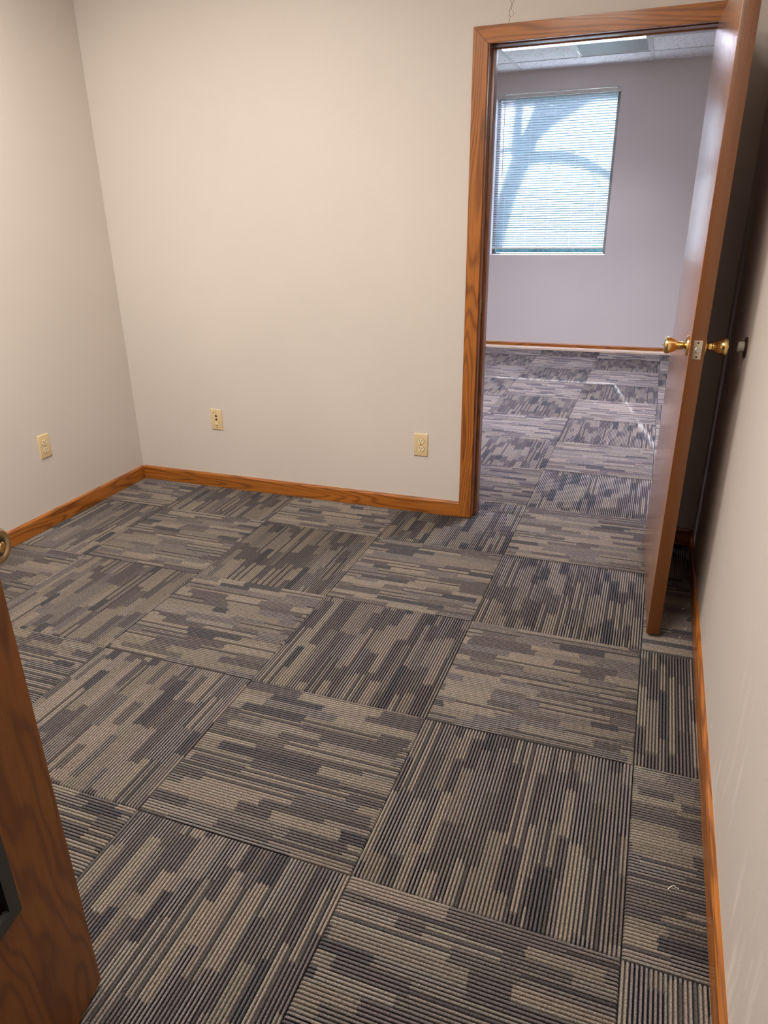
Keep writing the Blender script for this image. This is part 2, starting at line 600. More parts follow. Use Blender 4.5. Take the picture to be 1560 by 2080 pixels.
# ------------------------------------------------------------------ walls
w = boxes('wall_back', [(XL - 0.2, DX0, YB, YB2, 0, ZC), (DX1, XR + 0.2, YB, YB2, 0, ZC), (DX0, DX1, YB, YB2, DZ, ZC),
                        (FXL - 0.2, XL - 0.2, YB, YB2, 0, ZC), (XR + 0.2, FXR + 0.2, YB, YB2, 0, ZC)], M['wall'])
tag(w, 'beige painted back wall with the open oak framed doorway', 'wall', 'structure')
cr = [(2.729, 3.60), (2.731, 3.57), (2.743, 3.543), (2.730, 3.52), (2.728, 3.50), (2.736, 3.478), (2.728, 3.455), (2.727, 3.442)]
crk = link('crack', tube_mesh('crack', [(x * U, YB * U, z * U) for x, z in cr], 0.0011, 6), M['crack'], w)
cr = [(2.760, 3.60), (2.757, 3.575), (2.744, 3.545), (2.742, 3.515), (2.757, 3.503), (2.752, 3.483), (2.722, 3.485)]
link('crack', tube_mesh('crack', [(x * U, YB * U, z * U) for x, z in cr], 0.0009, 6), M['crack'], w)
w = boxes('wall_left', [(XL - 0.2, XL, YF, YB, 0, ZC)], M['wall'])
tag(w, 'beige painted left wall with one ivory outlet', 'wall', 'structure')
w = boxes('wall_right', [(XR, XR + 0.2, YF - 0.2, YB, 0, ZC)], M['wall_scuffed'])
tag(w, 'beige right wall with pale scuffs, partly shadowed by the open door', 'wall', 'structure')
w = boxes('wall_front', [(XL - 0.2, 2.66, YF - 0.2, YF, 0, ZC), (4.12, XR, YF - 0.2, YF, 0, ZC), (2.66, 4.12, YF - 0.2, YF, DZ, ZC)], M['wall'])
tag(w, 'beige front wall around the entrance the photo was taken from', 'wall', 'structure')
w = boxes('wall_far', [(FXL - 0.2, WX0, YW, YW + 0.3, 0, ZC), (WX1, FXR + 0.2, YW, YW + 0.3, 0, ZC),
                       (WX0, WX1, YW, YW + 0.3, 0, WZ0), (WX0, WX1, YW, YW + 0.3, WZ1, ZC)], M['wall'])
tag(w, 'greyish lavender far wall of the next room, around the window', 'wall', 'structure')
w = boxes('wall_far_left', [(FXL - 0.2, FXL, YB2, YW, 0, ZC)], M['wall'])
tag(w, 'side wall of the next room, out of view on the window side', 'wall', 'structure')
w = boxes('wall_far_right', [(FXR, FXR + 0.2, YB2, YW, 0, ZC)], M['wall'])
tag(w, 'side wall of the next room, hidden behind the open door', 'wall', 'structure')
c0 = boxes('ceiling', [(XL - 0.2, XR + 0.2, YF - 0.2, YB, ZC, ZC + 0.1)], M['ceiling'])
tag(c0, 'plain white ceiling over the near room', 'ceiling', 'structure')

# hallway behind the camera: keeps stray sky out
w = boxes('wall_hall', [(1.0, 6.2, -5.2, -5.0, 0, ZC), (1.0, 1.2, -5.0, YF - 0.2, 0, ZC), (6.0, 6.2, -5.0, YF - 0.2, 0, ZC), (XR + 0.2, 6.2, YF - 0.4, YF - 0.2, 0, ZC)], M['wall'])
tag(w, 'beige corridor walls behind the entrance', 'wall', 'structure')
w = boxes('ceiling_hall', [(1.0, 6.2, -5.2, YF - 0.2, ZC, ZC + 0.1)], M['ceiling'])
tag(w, 'white corridor ceiling behind the entrance', 'ceiling', 'structure')

# ------------------------------------------------------------------ baseboards
BH, BT = 0.128, 0.022
def baseboard(name, pts, axis, d0, d1, mat, label):
    o = prism(name, pts, axis, d0, d1, mat)
    return tag(o, label, 'baseboard', 'structure')
def prof(face, sgn, h=BH):
    t = BT * sgn
    return [(face, 0.0), (face + t, 0.0), (face + t, h - 0.014), (face + t * 0.72, h - 0.003), (face + t * 0.4, h), (face, h)]
baseboard('baseboard_back', prof(YB, -1), 0, XL + BT, 2.505, M['oak_x'], 'honey oak baseboard along the back wall up to the doorway')
baseboard('baseboard_back_corner', prof(YB, -1), 0, 4.157, XR - BT, M['oak_x'], 'short oak baseboard in the dark corner behind the open door')
baseboard('baseboard_left', prof(XL, 1), 1, YF, YB - BT, M['oak_y'], 'honey oak baseboard along the left wall')
baseboard('baseboard_right', prof(XR, -1), 1, YF, YB - BT, M['oak_y'], 'honey oak baseboard along the scuffed right wall')
baseboard('baseboard_far', prof(YW, -1, 0.115), 0, FXL, FXR, M['oak_x'], 'oak baseboard under the window in the next room')

sm = prism('trim_2', [(YW - BT, 0.0), (YW - BT - 0.026, 0.0), (YW - BT - 0.024, 0.026), (YW - BT - 0.014, 0.046), (YW - BT, 0.054)], 0, FXL, FXR, M['pale_wood'])  # pale strip along the foot of the far baseboard
tag(sm, 'pale strip at the foot of the oak baseboard under the far window', 'moulding', 'structure')

# ------------------------------------------------------------------ door frame in the back wall
trim = empty('trim_1', 3.345, YB, 0)
tag(trim, 'mitred honey oak door casing with darker jambs around the open doorway', 'door frame', 'structure')
def into(o):
    o.parent = trim
    o.matrix_parent_inverse = Matrix.Translation(-trim.location)
    return o
CW = 0.10
ci0, ci1, cz = 2.605, 4.055, 3.343
y0, y1 = YB - 0.026, YB
def casing(pts, mat, name='casing_board'):
    return into(prism(name, pts, 1, y0, y1, mat, None, 0.0018))
casing([(ci0 - CW, 0.004), (ci0, 0.004), (ci0, cz), (ci0 - CW, cz + CW)], M['oak_z'])
casing([(ci1, 0.004), (ci1 + CW, 0.004), (ci1 + CW, cz + CW), (ci1, cz)], M['oak_z'])
casing([(ci0 - CW + 0.001, cz + CW), (ci0 + 0.001, cz + 0.001), (ci1 - 0.001, cz + 0.001), (ci1 + CW - 0.001, cz + CW)], M['oak_x'])
j0, j1, jz = 2.615, 4.045, 3.352
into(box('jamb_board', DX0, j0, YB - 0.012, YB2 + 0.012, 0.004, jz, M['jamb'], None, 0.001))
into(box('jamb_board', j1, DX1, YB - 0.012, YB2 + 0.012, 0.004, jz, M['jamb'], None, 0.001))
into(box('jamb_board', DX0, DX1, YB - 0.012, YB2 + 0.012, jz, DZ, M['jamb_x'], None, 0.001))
into(box('door_stop', j0, j0 + 0.02, YB + 0.065, YB2 - 0.02, 0.004, jz - 0.02, M['jamb'], None, 0.001))
into(box('door_stop', j1 - 0.02, j1, YB + 0.065, YB2 - 0.02, 0.004, jz - 0.02, M['jamb'], None, 0.001))
into(box('door_stop', j0, j1, YB + 0.065, YB2 - 0.02, jz - 0.005, jz, M['jamb_x'], None, 0.001))
into(box('casing_board', ci0 - CW, ci0, YB2, YB2 + 0.026, 0.004, cz + CW, M['oak_z'], None, 0.0018))
into(box('casing_board', ci1, ci1 + CW, YB2, YB2 + 0.026, 0.004, cz + CW, M['oak_z'], None, 0.0018))
into(box('casing_board', ci0, ci1, YB2, YB2 + 0.026, cz, cz + CW, M['oak_x'], None, 0.0018))
sp = into(box('strike_plate', j0 - 0.001, j0 + 0.0025, YB - 0.010, YB + 0.045, 1.645, 1.745, M['old_brass'], None, 0.0004))
sp['label'] = 'small dark strike plate set in the left jamb'

# ------------------------------------------------------------------ hardware
KNOB = [(0.0, 0.0), (0.0315, 0.0), (0.0325, 0.002), (0.0300, 0.006), (0.022, 0.0085), (0.0155, 0.011), (0.0125, 0.0165),
        (0.0118, 0.0235), (0.0135, 0.026), (0.0135, 0.0285), (0.0120, 0.030), (0.0145, 0.034), (0.0205, 0.0425),
        (0.0255, 0.0535), (0.0270, 0.060), (0.0262, 0.0655), (0.0230, 0.0690), (0.0165, 0.0700), (0.0135, 0.0685), (0.0125, 0.0670), (0.0, 0.0665)]
def knob(parent, loc, rot, mat, keyed=False, core=None):
    rose = link('knob_rosette', lathe_mesh('knob_rosette', KNOB[:6] + [(0.0, 0.011)]), mat, parent)
    rose.location, rose.rotation_euler = loc, rot
    k = link('door_knob', lathe_mesh('door_knob', [(0.0, 0.004)] + KNOB[6:]), mat, parent)
    k.location, k.rotation_euler = loc, rot
    if keyed:
        t = link('turn_button', lathe_mesh('turn_button', [(0.0, 0.064), (0.0075, 0.064), (0.0075, 0.0715), (0.0060, 0.0730), (0.0, 0.0732)], 20), core or mat, k)
        r = link('keyhole_ring', lathe_mesh('keyhole_ring', [(0.0076, 0.0668), (0.0130, 0.0668), (0.0130, 0.0686), (0.0120, 0.0690), (0.0076, 0.0672)], 28), M['bronze'], k)
    else:
        bm = bmesh.new()
        add_box(bm, -0.0016 / U, 0.0016 / U, -0.007 / U, 0.007 / U, 0.066 / U, 0.0765 / U, 0.0008)
        link('turn_button', mesh('turn_button', bm), mat, k)
    return k

# ------------------------------------------------------------------ open oak door on the right (hinged at the right jamb)
DT = 0.0725
door = box('door_1', 4.019, 4.019 + DT, 2.160, 3.574, 0.022, 3.322, M['door_face'], None, 0.0012)
tag(door, 'glossy oak door standing open at the right with brass knobs', 'door', 'structure')
dc = Vector(door.location)
DOOR_TURN = math.radians(2.2)
def indoor(o):
    o.parent = door
    o.matrix_parent_inverse = Matrix.Translation(-dc)
    return o
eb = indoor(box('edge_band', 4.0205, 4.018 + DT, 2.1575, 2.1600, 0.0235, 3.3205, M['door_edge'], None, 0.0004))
eb['label'] = 'plain dark brown latch edge'
kz, ky = 1.690, 2.277
k1 = knob(door, Vector((4.019 * U, ky * U, kz * U)) - dc, (0, -math.pi / 2, 0), M['brass'])
k2 = knob(door, Vector(((4.019 + DT) * U, ky * U, kz * U)) - dc, (0, math.pi / 2, 0), M['brass'], True, M['brass'])
lx = 4.019 + DT / 2
lp = indoor(box('latch_plate', lx - 0.0205, lx + 0.0205, 2.1550, 2.1580, kz - 0.047, kz + 0.047, M['nickel'], None, 0.0010))
lb = link('latch_bolt', lathe_mesh('latch_bolt', [(0.0, 0.0), (0.0085, 0.0), (0.0085, 0.007), (0.0065, 0.0095), (0.0, 0.010)], 24), M['steel'], lp)
lb.rotation_euler = (math.pi / 2, 0, 0)
# swing it about its latch corner: it stands a little short of square
piv = Vector((4.019 * U, 2.16 * U, 0))
door.matrix_world = Matrix.Translation(piv) @ Matrix.Rotation(DOOR_TURN, 4, 'Z') @ Matrix.Translation(-piv) @ Matrix.Translation(dc)
for s in (-1, 1):
    sc = link('screw', lathe_mesh('screw', [(0.0, 0.0), (0.0036, 0.0), (0.0032, 0.0013), (0.0, 0.0015)], 12), M['bronze'], lp)
    sc.location = (0, 0, s * 0.0215)
    sc.rotation_euler = (math.pi / 2, 0, 0)

# ------------------------------------------------------------------ brown entrance door at the left edge of the view
ang = math.radians(78.0)
Dv = Vector((math.cos(ang), -math.sin(ang), 0))        # from latch edge towards hinge
door2 = empty('door_2', 2.377, -0.685, 0.02, math.atan2(Dv.y, Dv.x))
tag(door2, 'brown veneered entrance door with dark metal louvre at the left edge', 'door', 'structure')
# local frame: +x towards the hinge, +y out of the visible face
VX0, VX1, VZ0, VZ1 = 0.238, 1.19, 0.635, 1.33
TD = 0.0725
def d2(bm_boxes, name, mat, bevel=0.0012, parent=None):
    bm = bmesh.new()
    for q in bm_boxes:
        add_box(bm, *q)
    bmesh.ops.remove_doubles(bm, verts=bm.verts, dist=1e-6)
    return link(name, mesh(name, bm), mat, parent or door2)
DWD = 1.44
d2([(0, VX0 + 0.02, -TD, 0, 0, 3.30), (VX1 - 0.02, DWD, -TD, 0, 0, 3.30), (VX0 + 0.02, VX1 - 0.02, -TD, 0, 0, VZ0 + 0.02), (VX0 + 0.02, VX1 - 0.02, -TD, 0, VZ1 - 0.02, 3.30)], 'door_panel', M['birch'])
d2([(-0.0022, 0.0, -TD + 0.002, -0.002, 0.002, 3.298)], 'edge_band', M['door_edge'])
lou = link('vent_frame', None, None, door2) if False else d2([
    (VX0, VX0 + 0.042, -0.004, 0.012, VZ0, VZ1), (VX1 - 0.042, VX1, -0.004, 0.012, VZ0, VZ1),
    (VX0 + 0.042, VX1 - 0.042, -0.004, 0.012, VZ0, VZ0 + 0.042), (VX0 + 0.042, VX1 - 0.042, -0.004, 0.012, VZ1 - 0.042, VZ1)], 'vent_frame', M['vent_metal'])
lou['label'] = 'dark grey metal frame of the door louvre'
bm = bmesh.new()
add_box(bm, VX0 + 0.03, VX1 - 0.03, -0.0015, 0.0015, -0.035, 0.035)
blade = mesh('vent_blade', bm)
for i in range(9):
    bl = link('vent_blade', blade, M['vent_metal'], lou)
    bl.location = (0, -0.030 * U, (VZ0 + 0.055 + i * 0.072) * U)
    bl.rotation_euler = (math.radians(-48), 0, 0)
d2([(VX0 + 0.02, VX1 - 0.02, -TD * 0.98, -TD * 0.93, VZ0 + 0.02, VZ1 - 0.02)], 'vent_backing', M['black'])
knob(door2, Vector((0.114 * U, 0.0, 1.66 * U)), (-math.pi / 2, 0, 0), M['old_brass'], True, M['brass'])
k3 = knob(door2, Vector((0.114 * U, -TD * U, 1.66 * U)), (math.pi / 2, 0, 0), M['old_brass'])

# ------------------------------------------------------------------ wall bumper on the right wall
wb = link('wall_bumper', lathe_mesh('wall_bumper', [(0.0, 0.0), (0.032, 0.0), (0.0325, 0.003), (0.029, 0.0065), (0.022, 0.008), (0.0185, 0.0075), (0.0, 0.0075)]), M['bronze'])
wb.location = (XR * U, 2.395 * U, 1.675 * U)
wb.rotation_euler = (0, -math.pi / 2, 0)
tag(wb, 'round bronze wall bumper with grey rubber, on the right wall beside the door knob', 'door stop')
link('rubber_tip', lathe_mesh('rubber_tip', [(0.0, 0.006), (0.0165, 0.006), (0.0175, 0.012), (0.0165, 0.023), (0.014, 0.0255), (0.0, 0.0262)]), M['rubber'], wb)

# ------------------------------------------------------------------ outlets and jack plate
PW, PH, PT = 0.0715, 0.1165, 0.0058          # plate size in metres
def plate_mesh():
    bm = bmesh.new()
    add_box(bm, -PW / 2 / U, PW / 2 / U, -PT / U, 0, -PH / 2 / U, PH / 2 / U)
    front = [e for e in bm.edges if all(abs(v.co.y + PT) < 1e-6 for v in e.verts)]
    bmesh.ops.bevel(bm, geom=front, offset=0.0042, segments=3, profile=0.5, affect='EDGES')
    return mesh('cover_plate', bm, math.radians(30))
PLATE = plate_mesh()
PLATE.materials.append(M['ivory'])
def recept_mesh():
    bm = bmesh.new()
    pts = []
    for k in range(32):
        a = 2 * math.pi * k / 32
        pts.append((0.0172 * math.cos(a), max(-0.0142, min(0.0142, 0.0172 * math.sin(a)))))
    lo = [bm.verts.new((x, 0.0, z)) for x, z in pts]
    hi = [bm.verts.new((x * 0.96, -0.0022, z * 0.96)) for x, z in pts]
    for i in range(32):
        bm.faces.new((lo[i], lo[(i + 1) % 32], hi[(i + 1) % 32], hi[i]))
    bm.faces.new(hi)
    return mesh('receptacle', bm)
RECEPT = recept_mesh()
def rim_mesh():
    bm = bmesh.new()
    ring = []
    for rr in (0.0172, 0.0182):
        ring.append([bm.verts.new((rr * math.cos(2 * math.pi * k / 32), -0.0003, max(-0.0142 * rr / 0.0172, min(0.0142 * rr / 0.0172, rr * math.sin(2 * math.pi * k / 32))))) for k in range(32)])
    for k in range(32):
        bm.faces.new((ring[0][k], ring[0][(k + 1) % 32], ring[1][(k + 1) % 32], ring[1][k]))
    return mesh('receptacle_gap', bm)
RIM = rim_mesh()
def slot_mesh(w, h):
    bm = bmesh.new()
    add_box(bm, -w / 2 / U, w / 2 / U, -0.0004 / U, 0.0004 / U, -h / 2 / U, h / 2 / U)
    return mesh('slot', bm)
S_N, S_S = slot_mesh(0.0024, 0.0085), slot_mesh(0.0024, 0.0068)
GND = lathe_mesh('ground_hole', [(0.0, -0.0004), (0.0026, -0.0004), (0.0026, 0.0005), (0.0, 0.0005)], 14)
SCREW = lathe_mesh('screw', [(0.0, 0.0), (0.0036, 0.0), (0.0032, 0.0012), (0.0, 0.0016)], 16)
def outlet(x, y, z, rz, label):
    o = link('wall_outlet', PLATE)
    o.location = (x * U, y * U, z * U)
    o.rotation_euler = (0, 0, rz)
    tag(o, label, 'outlet', None, 'duplex wall outlets')
    for s in (1, -1):
        rc = link('receptacle', RECEPT, M['ivory_light'], o)
        rc.location = (0, -PT, s * 0.0195)
        gp = link('receptacle_gap', RIM, M['slot'], rc)
        for sx, ms in ((-0.0063, S_N), (0.0063, S_S)):
            st = link('slot', ms, M['slot'], rc)
            st.location = (sx, -0.0022, 0.0042)
        gh = link('ground_hole', GND, M['slot'], rc)
        gh.location = (0, -0.0022, -0.0068)
        gh.rotation_euler = (math.pi / 2, 0, 0)
    s = link('screw', SCREW, M['nickel'], o)
    s.location = (0, -PT, 0)
    s.rotation_euler = (math.pi / 2, 0, 0)
    return o
outlet(2.168, YB, 0.590, 0.0, 'ivory duplex outlet low on the back wall near the doorway')
outlet(XL, 2.446, 0.664, math.pi / 2, 'ivory duplex outlet low on the left wall')
jp = link('jack_plate', PLATE)
jp.location = (0.234 * U, YB * U, 0.651 * U)
tag(jp, 'ivory wall plate with two dark jacks, on the back wall near the corner', 'wall plate')
JACK = lathe_mesh('jack', [(0.0, 0.0), (0.0056, 0.0), (0.0056, 0.0022), (0.0046, 0.003), (0.0040, 0.0012), (0.0, 0.0012)], 18)
for z in (0.0215, 0.0015):
    j = link('jack', JACK, M['bronze'], jp)
    j.location = (0, -PT, z)
    j.rotation_euler = (math.pi / 2, 0, 0)
    c = link('jack_hole', GND, M['slot'], j)
    c.location = (0, 0, 0.0018)
for z in (0.042, -0.042):
    s = link('screw', SCREW, M['ivory_light'], jp)
    s.location = (0, -PT, z)
    s.rotation_euler = (math.pi / 2, 0, 0)
bm = bmesh.new()
add_box(bm, -0.0085 / U, 0.0085 / U, -0.0016 / U, 0, -0.009 / U, 0.009 / U, 0.0007)
pj = link('phone_jack', mesh('phone_jack', bm), M['ivory_light'], jp)
pj.location = (0, -PT, -0.0205)
s = link('slot', slot_mesh(0.010, 0.0016), M['slot'], jp)
s.location = (0.0, -PT - 0.0002, -0.0325)
s = link('slot', slot_mesh(0.0025, 0.0065), M['slot'], jp)
s.location = (-0.0165, -PT - 0.0002, 0.038)

# ------------------------------------------------------------------ window and blind of the next room
win = empty('window_1', (WX0 + WX1) / 2, YW + 0.2, WZ0)
tag(win, 'tall window in the next room behind a closed white blind', 'window', 'structure')
def inwin(o):
    o.parent = win
    o.matrix_parent_inverse = Matrix.Translation(-win.location)
    return o
fy0, fy1 = YW + 0.17, YW + 0.25
inwin(box('window_frame', WX0, WX0 + 0.05, fy0, fy1, WZ0, WZ1, M['alu'], None, 0.002))
inwin(box('window_frame', WX1 - 0.05, WX1, fy0, fy1, WZ0, WZ1, M['alu'], None, 0.002))
inwin(box('window_frame', WX0 + 0.05, WX1 - 0.05, fy0, fy1, WZ0, WZ0 + 0.03, M['alu'], None, 0.002))
inwin(box('window_frame', WX0 + 0.05, WX1 - 0.05, fy0, fy1, WZ1 - 0.05, WZ1, M['alu'], None, 0.002))
inwin(box('window_pane', WX0 + 0.04, WX1 - 0.04, YW + 0.205, YW + 0.213, WZ0 + 0.02, WZ1 - 0.04, M['glass']))
inwin(box('window_stool', WX0, WX1, YW + 0.001, fy0, WZ0 - 0.0, WZ0 + 0.010, M['white_metal'], None, 0.001))

BX0, BX1 = WX0 + 0.024, WX1 - 0.042       # blind slats
BY = YW + 0.030
blind = empty('window_blind', (BX0 + BX1) / 2, BY, WZ1)
tag(blind, 'white horizontal slat blind lowered over the window in the next room', 'blind')
def inblind(o):
    o.parent = blind
    o.matrix_parent_inverse = Matrix.Translation(-blind.location)
    return o
inblind(box('headrail', BX0 - 0.010, BX1 + 0.036, YW + 0.004, YW + 0.048, WZ1 - 0.062, WZ1 - 0.012, M['blind_rail'], None, 0.0015))
for x in (WX0 + 0.05, WX0 + 0.95, WX1 - 0.06):
    inblind(box('bracket', x, x + 0.10, YW + 0.006, YW + 0.044, WZ1 - 0.012, WZ1 - 0.003, M['white_metal'], None, 0.0005))
ZS1, ZS0 = WZ1 - 0.082, WZ0 + 0.136
NS = 63
pitch = (ZS1 - ZS0) / (NS - 1)
bm = bmesh.new()
hw, th = 0.0127, 0.0006
L = (BX1 - BX0) / 2 * U
tilt = math.radians(180 - 37)
prof_pts = [(-hw, 0.0), (-hw * 0.5, 0.0013), (0, 0.0017), (hw * 0.5, 0.0013), (hw, 0.0)]
rows = []
for a, c in prof_pts:
    # room side edge tipped up, so that the slats turn their outer face to the sun
    yy = a * math.cos(tilt) + c * math.sin(tilt)
    zz = a * math.sin(tilt) - c * math.cos(tilt)
    yy, zz = a * math.cos(tilt) - c * math.sin(tilt), a * math.sin(tilt) + c * math.cos(tilt)
    rows.append([bm.verts.new((sx * L, yy, zz)) for sx in (-1, 1)])
for A, B in zip(rows, rows[1:]):
    bm.faces.new((A[0], A[1], B[1], B[0]))
SLAT = bpy.data.meshes.new('slat')
for f in bm.faces:
    f.smooth = True
bm.to_mesh(SLAT)
bm.free()
SLAT.materials.append(M['slat'])
for i in range(NS):
    s = link('slat', SLAT, None, blind)
    s.location = (random.uniform(-0.0006, 0.0006), 0, (ZS1 - i * pitch - WZ1) * U)
    s.rotation_euler = (random.uniform(-0.03, 0.03), random.uniform(-0.0008, 0.0008), 0)
inblind(box('bottom_rail', BX0 + 0.002, BX1 - 0.002, BY - 0.012, BY + 0.012, WZ0 + 0.100, WZ0 + 0.122, M['blind_rail'], None, 0.002))
for fx in (0.10, 0.30, 0.50, 0.70, 0.90):
    x = BX0 + (BX1 - BX0) * fx
    for dy in (-0.0135, 0.0135):
        inblind(link('ladder_cord', tube_mesh('ladder_cord', [(x * U, BY * U + dy, (WZ0 + 0.12) * U), (x * U, BY * U + dy, (WZ1 - 0.06) * U)], 0.0007, 6), M['cord']))
inblind(link('tilt_wand', tube_mesh('tilt_wand', [(1.114 * U, (YW - 0.012) * U, (WZ1 - 0.06) * U), (1.119 * U, (YW - 0.016) * U, 2.82 * U)], 0.0032, 8), M['wand']))

# ------------------------------------------------------------------ suspended ceiling of the next room
ceil2 = boxes('ceiling_far', [(FXL - 0.2, FXR + 0.2, YB2, YW + 0.3, ZC + 0.25, ZC + 0.35)], M['ceiling'])
tag(ceil2, 'suspended ceiling of the next room with white acoustic tiles', 'ceiling', 'structure')
TX = [-2.6, -0.62, 1.365, 3.335, 5.32, 6.4]
TY = [YB2] + [10.83 - k * 1.0 for k in range(6, -1, -1)] + [YW]
TY = sorted(set(round(t, 3) for t in TY))
def tee(x0, x1, y0, y1):
    o = box('grid_tee', x0, x1, y0, y1, ZC - 0.004, ZC + 0.004, M['white_metal'])
    o.parent = ceil2
for x in TX[1:-1]:
    tee(x - 0.02, x + 0.02, YB2, YW)
for y in TY[1:-1]:
    for xa, xb in zip(TX, TX[1:]):
        tee(xa + 0.02 if xa > FXL else xa, xb - 0.02 if xb < FXR else xb, y - 0.02, y + 0.02)
tee(FXL, FXR, YW - 0.025, YW)
SPLIT = 2.33
tee(SPLIT - 0.02, SPLIT + 0.02, 9.85, 10.81)
LIGHT_AT = {(2, 8.83), (1, 5.83), (3, 5.83)}
VENTS = {(2, 9.83): (SPLIT, 3.335), (3, 8.83): (3.335, 4.32)}
for xi, (xa, xb) in enumerate(zip(TX, TX[1:])):
    for ya, yb in zip(TY, TY[1:]):
        key = (xi, round(ya, 3))
        spans = [(xa, xb)]
        if key in LIGHT_AT:
            continue
        if key in VENTS:
            v0, v1 = VENTS[key]
            spans = [s for s in ((xa, v0), (v1, xb)) if s[1] - s[0] > 0.05]
        for s0, s1 in spans:
            o = box('ceiling_tile', s0 + 0.016, s1 - 0.016, ya + 0.016, yb - 0.016, ZC + 0.0045, ZC + 0.03, M['ceiling_tile'])
            o.parent = ceil2
def ceiling_vent(x0, x1, y0, y1, label):
    o = empty('ceiling_vent', (x0 + x1) / 2, (y0 + y1) / 2, ZC)
    tag(o, label, 'vent', None, 'perforated ceiling vents')
    inv = Matrix.Translation(-o.location)
    for nm, q, mt in (('face_panel', (x0 + 0.05, x1 - 0.05, y0 + 0.05, y1 - 0.05, ZC + 0.006, ZC + 0.012), M['perforated']),
                      ('vent_frame', (x0 + 0.02, x1 - 0.02, y0 + 0.02, y0 + 0.05, ZC + 0.005, ZC + 0.02), M['white_metal']),
                      ('vent_frame', (x0 + 0.02, x1 - 0.02, y1 - 0.05, y1 - 0.02, ZC + 0.005, ZC + 0.02), M['white_metal']),
                      ('vent_frame', (x0 + 0.02, x0 + 0.05, y0 + 0.05, y1 - 0.05, ZC + 0.005, ZC + 0.02), M['white_metal']),
                      ('vent_frame', (x1 - 0.05, x1 - 0.02, y0 + 0.05, y1 - 0.05, ZC + 0.005, ZC + 0.02), M['white_metal'])):
        p = box(nm, *q, mt)
        p.parent = o
        p.matrix_parent_inverse = inv
    return o
ceiling_vent(SPLIT, 3.335, 9.83, 10.83, 'square perforated metal vent in the ceiling beside the lit lamp')
ceiling_vent(3.335, 4.32, 8.83, 9.83, 'perforated ceiling vent just above the top of the open oak door')

# ------------------------------------------------------------------ recessed ceiling lights
def light_fixture(x0, x1, y0, y1, zc, watts, color, mat, label, spread=180):
    o = empty('ceiling_light', (x0 + x1) / 2, (y0 + y1) / 2, zc)
    tag(o, label, 'light fixture')
    inv = Matrix.Translation(-o.location)
    f = 0.035
    for nm, q, mt in (('diffuser', (x0 + f, x1 - f, y0 + f, y1 - f, zc - 0.010, zc - 0.004), mat),
                      ('lamp_frame', (x0, x1, y0, y0 + f, zc - 0.014, zc - 0.001), M['white_metal']),
                      ('lamp_frame', (x0, x1, y1 - f, y1, zc - 0.014, zc - 0.001), M['white_metal']),
                      ('lamp_frame', (x0, x0 + f, y0 + f, y1 - f, zc - 0.014, zc - 0.001), M['white_metal']),
                      ('lamp_frame', (x1 - f, x1, y0 + f, y1 - f, zc - 0.014, zc - 0.001), M['white_metal'])):
        p = box(nm, *q, mt)
        p.parent = o
        p.matrix_parent_inverse = inv
    ld = bpy.data.lights.new('lamp_tubes', 'AREA')
    ld.shape = 'RECTANGLE'
    ld.size, ld.size_y = (x1 - x0 - 2 * f) * U, (y1 - y0 - 2 * f) * U
    ld.energy, ld.color = watts, color
    ld.spread = math.radians(spread)
    lo = bpy.data.objects.new('lamp_tubes', ld)
    COL.objects.link(lo)
    lo.parent = o
    lo.location = (0, 0, -0.016 * U)
    return o
light_fixture(0.15, 1.15, -0.2, 1.8, ZC, MAIN_WATTS * 0.55, MAIN_COLOR, M['main_lamp'], 'warm recessed ceiling light above the view, nearer the left wall', 178)
light_fixture(2.3, 3.3, -1.3, 0.7, ZC, MAIN_WATTS * 0.45, MAIN_COLOR, M['main_lamp'], 'warm recessed ceiling light above the view, nearer the right wall', 175)
light_fixture(1.385, 3.315, 8.85, 9.825, ZC, FAR_WATTS * 0.35, FAR_COLOR, M['far_lamp'], 'lit recessed ceiling light seen at the top of the doorway', 120)
for fx, nm in ((-0.60, 'window'), (3.355, 'oak door')):  # unseen lamps, added to even out the light on the far wall
    light_fixture(fx, fx + 1.945, 5.85, 6.81, ZC, FAR_WATTS, FAR_COLOR, M['far_lamp'], 'added ceiling light of the next room, out of view, on the %s side' % nm, 130)

# ------------------------------------------------------------------ lint on the carpet
def speck(x, y, label, pts, r):
    me = tube_mesh('lint', pts, r, 5)
    o = link('lint', me, M['lint'])
    o.location = (x * U, y * U, 0.0012)
    tag(o, label, 'lint', None, 'lint on the carpet')
speck(4.165, 0.355, 'short white curled thread lying on the carpet beside the right baseboard', [(-0.011, -0.009, 0), (-0.004, 0.001, 0.001), (0.003, 0.006, 0.001), (0.006, 0.001, 0.002), (0.013, 0.002, 0)], 0.0009)
speck(4.231, 2.57, 'white speck on the carpet deepest in the shadow behind the oak door', [(-0.003, -0.002, 0), (0.001, 0.001, 0.001), (0.004, 0.001, 0)], 0.0013)
speck(4.239, 2.318, 'white speck on the carpet by the baseboard, beside the door edge', [(-0.002, -0.002, 0), (0.001, 0.002, 0.001), (0.003, 0.002, 0)], 0.0013)
speck(4.21, 2.204, 'white speck on the carpet just in front of the door shadow', [(-0.003, 0.0, 0), (0.0, 0.001, 0.001), (0.002, 0.003, 0)], 0.0012)

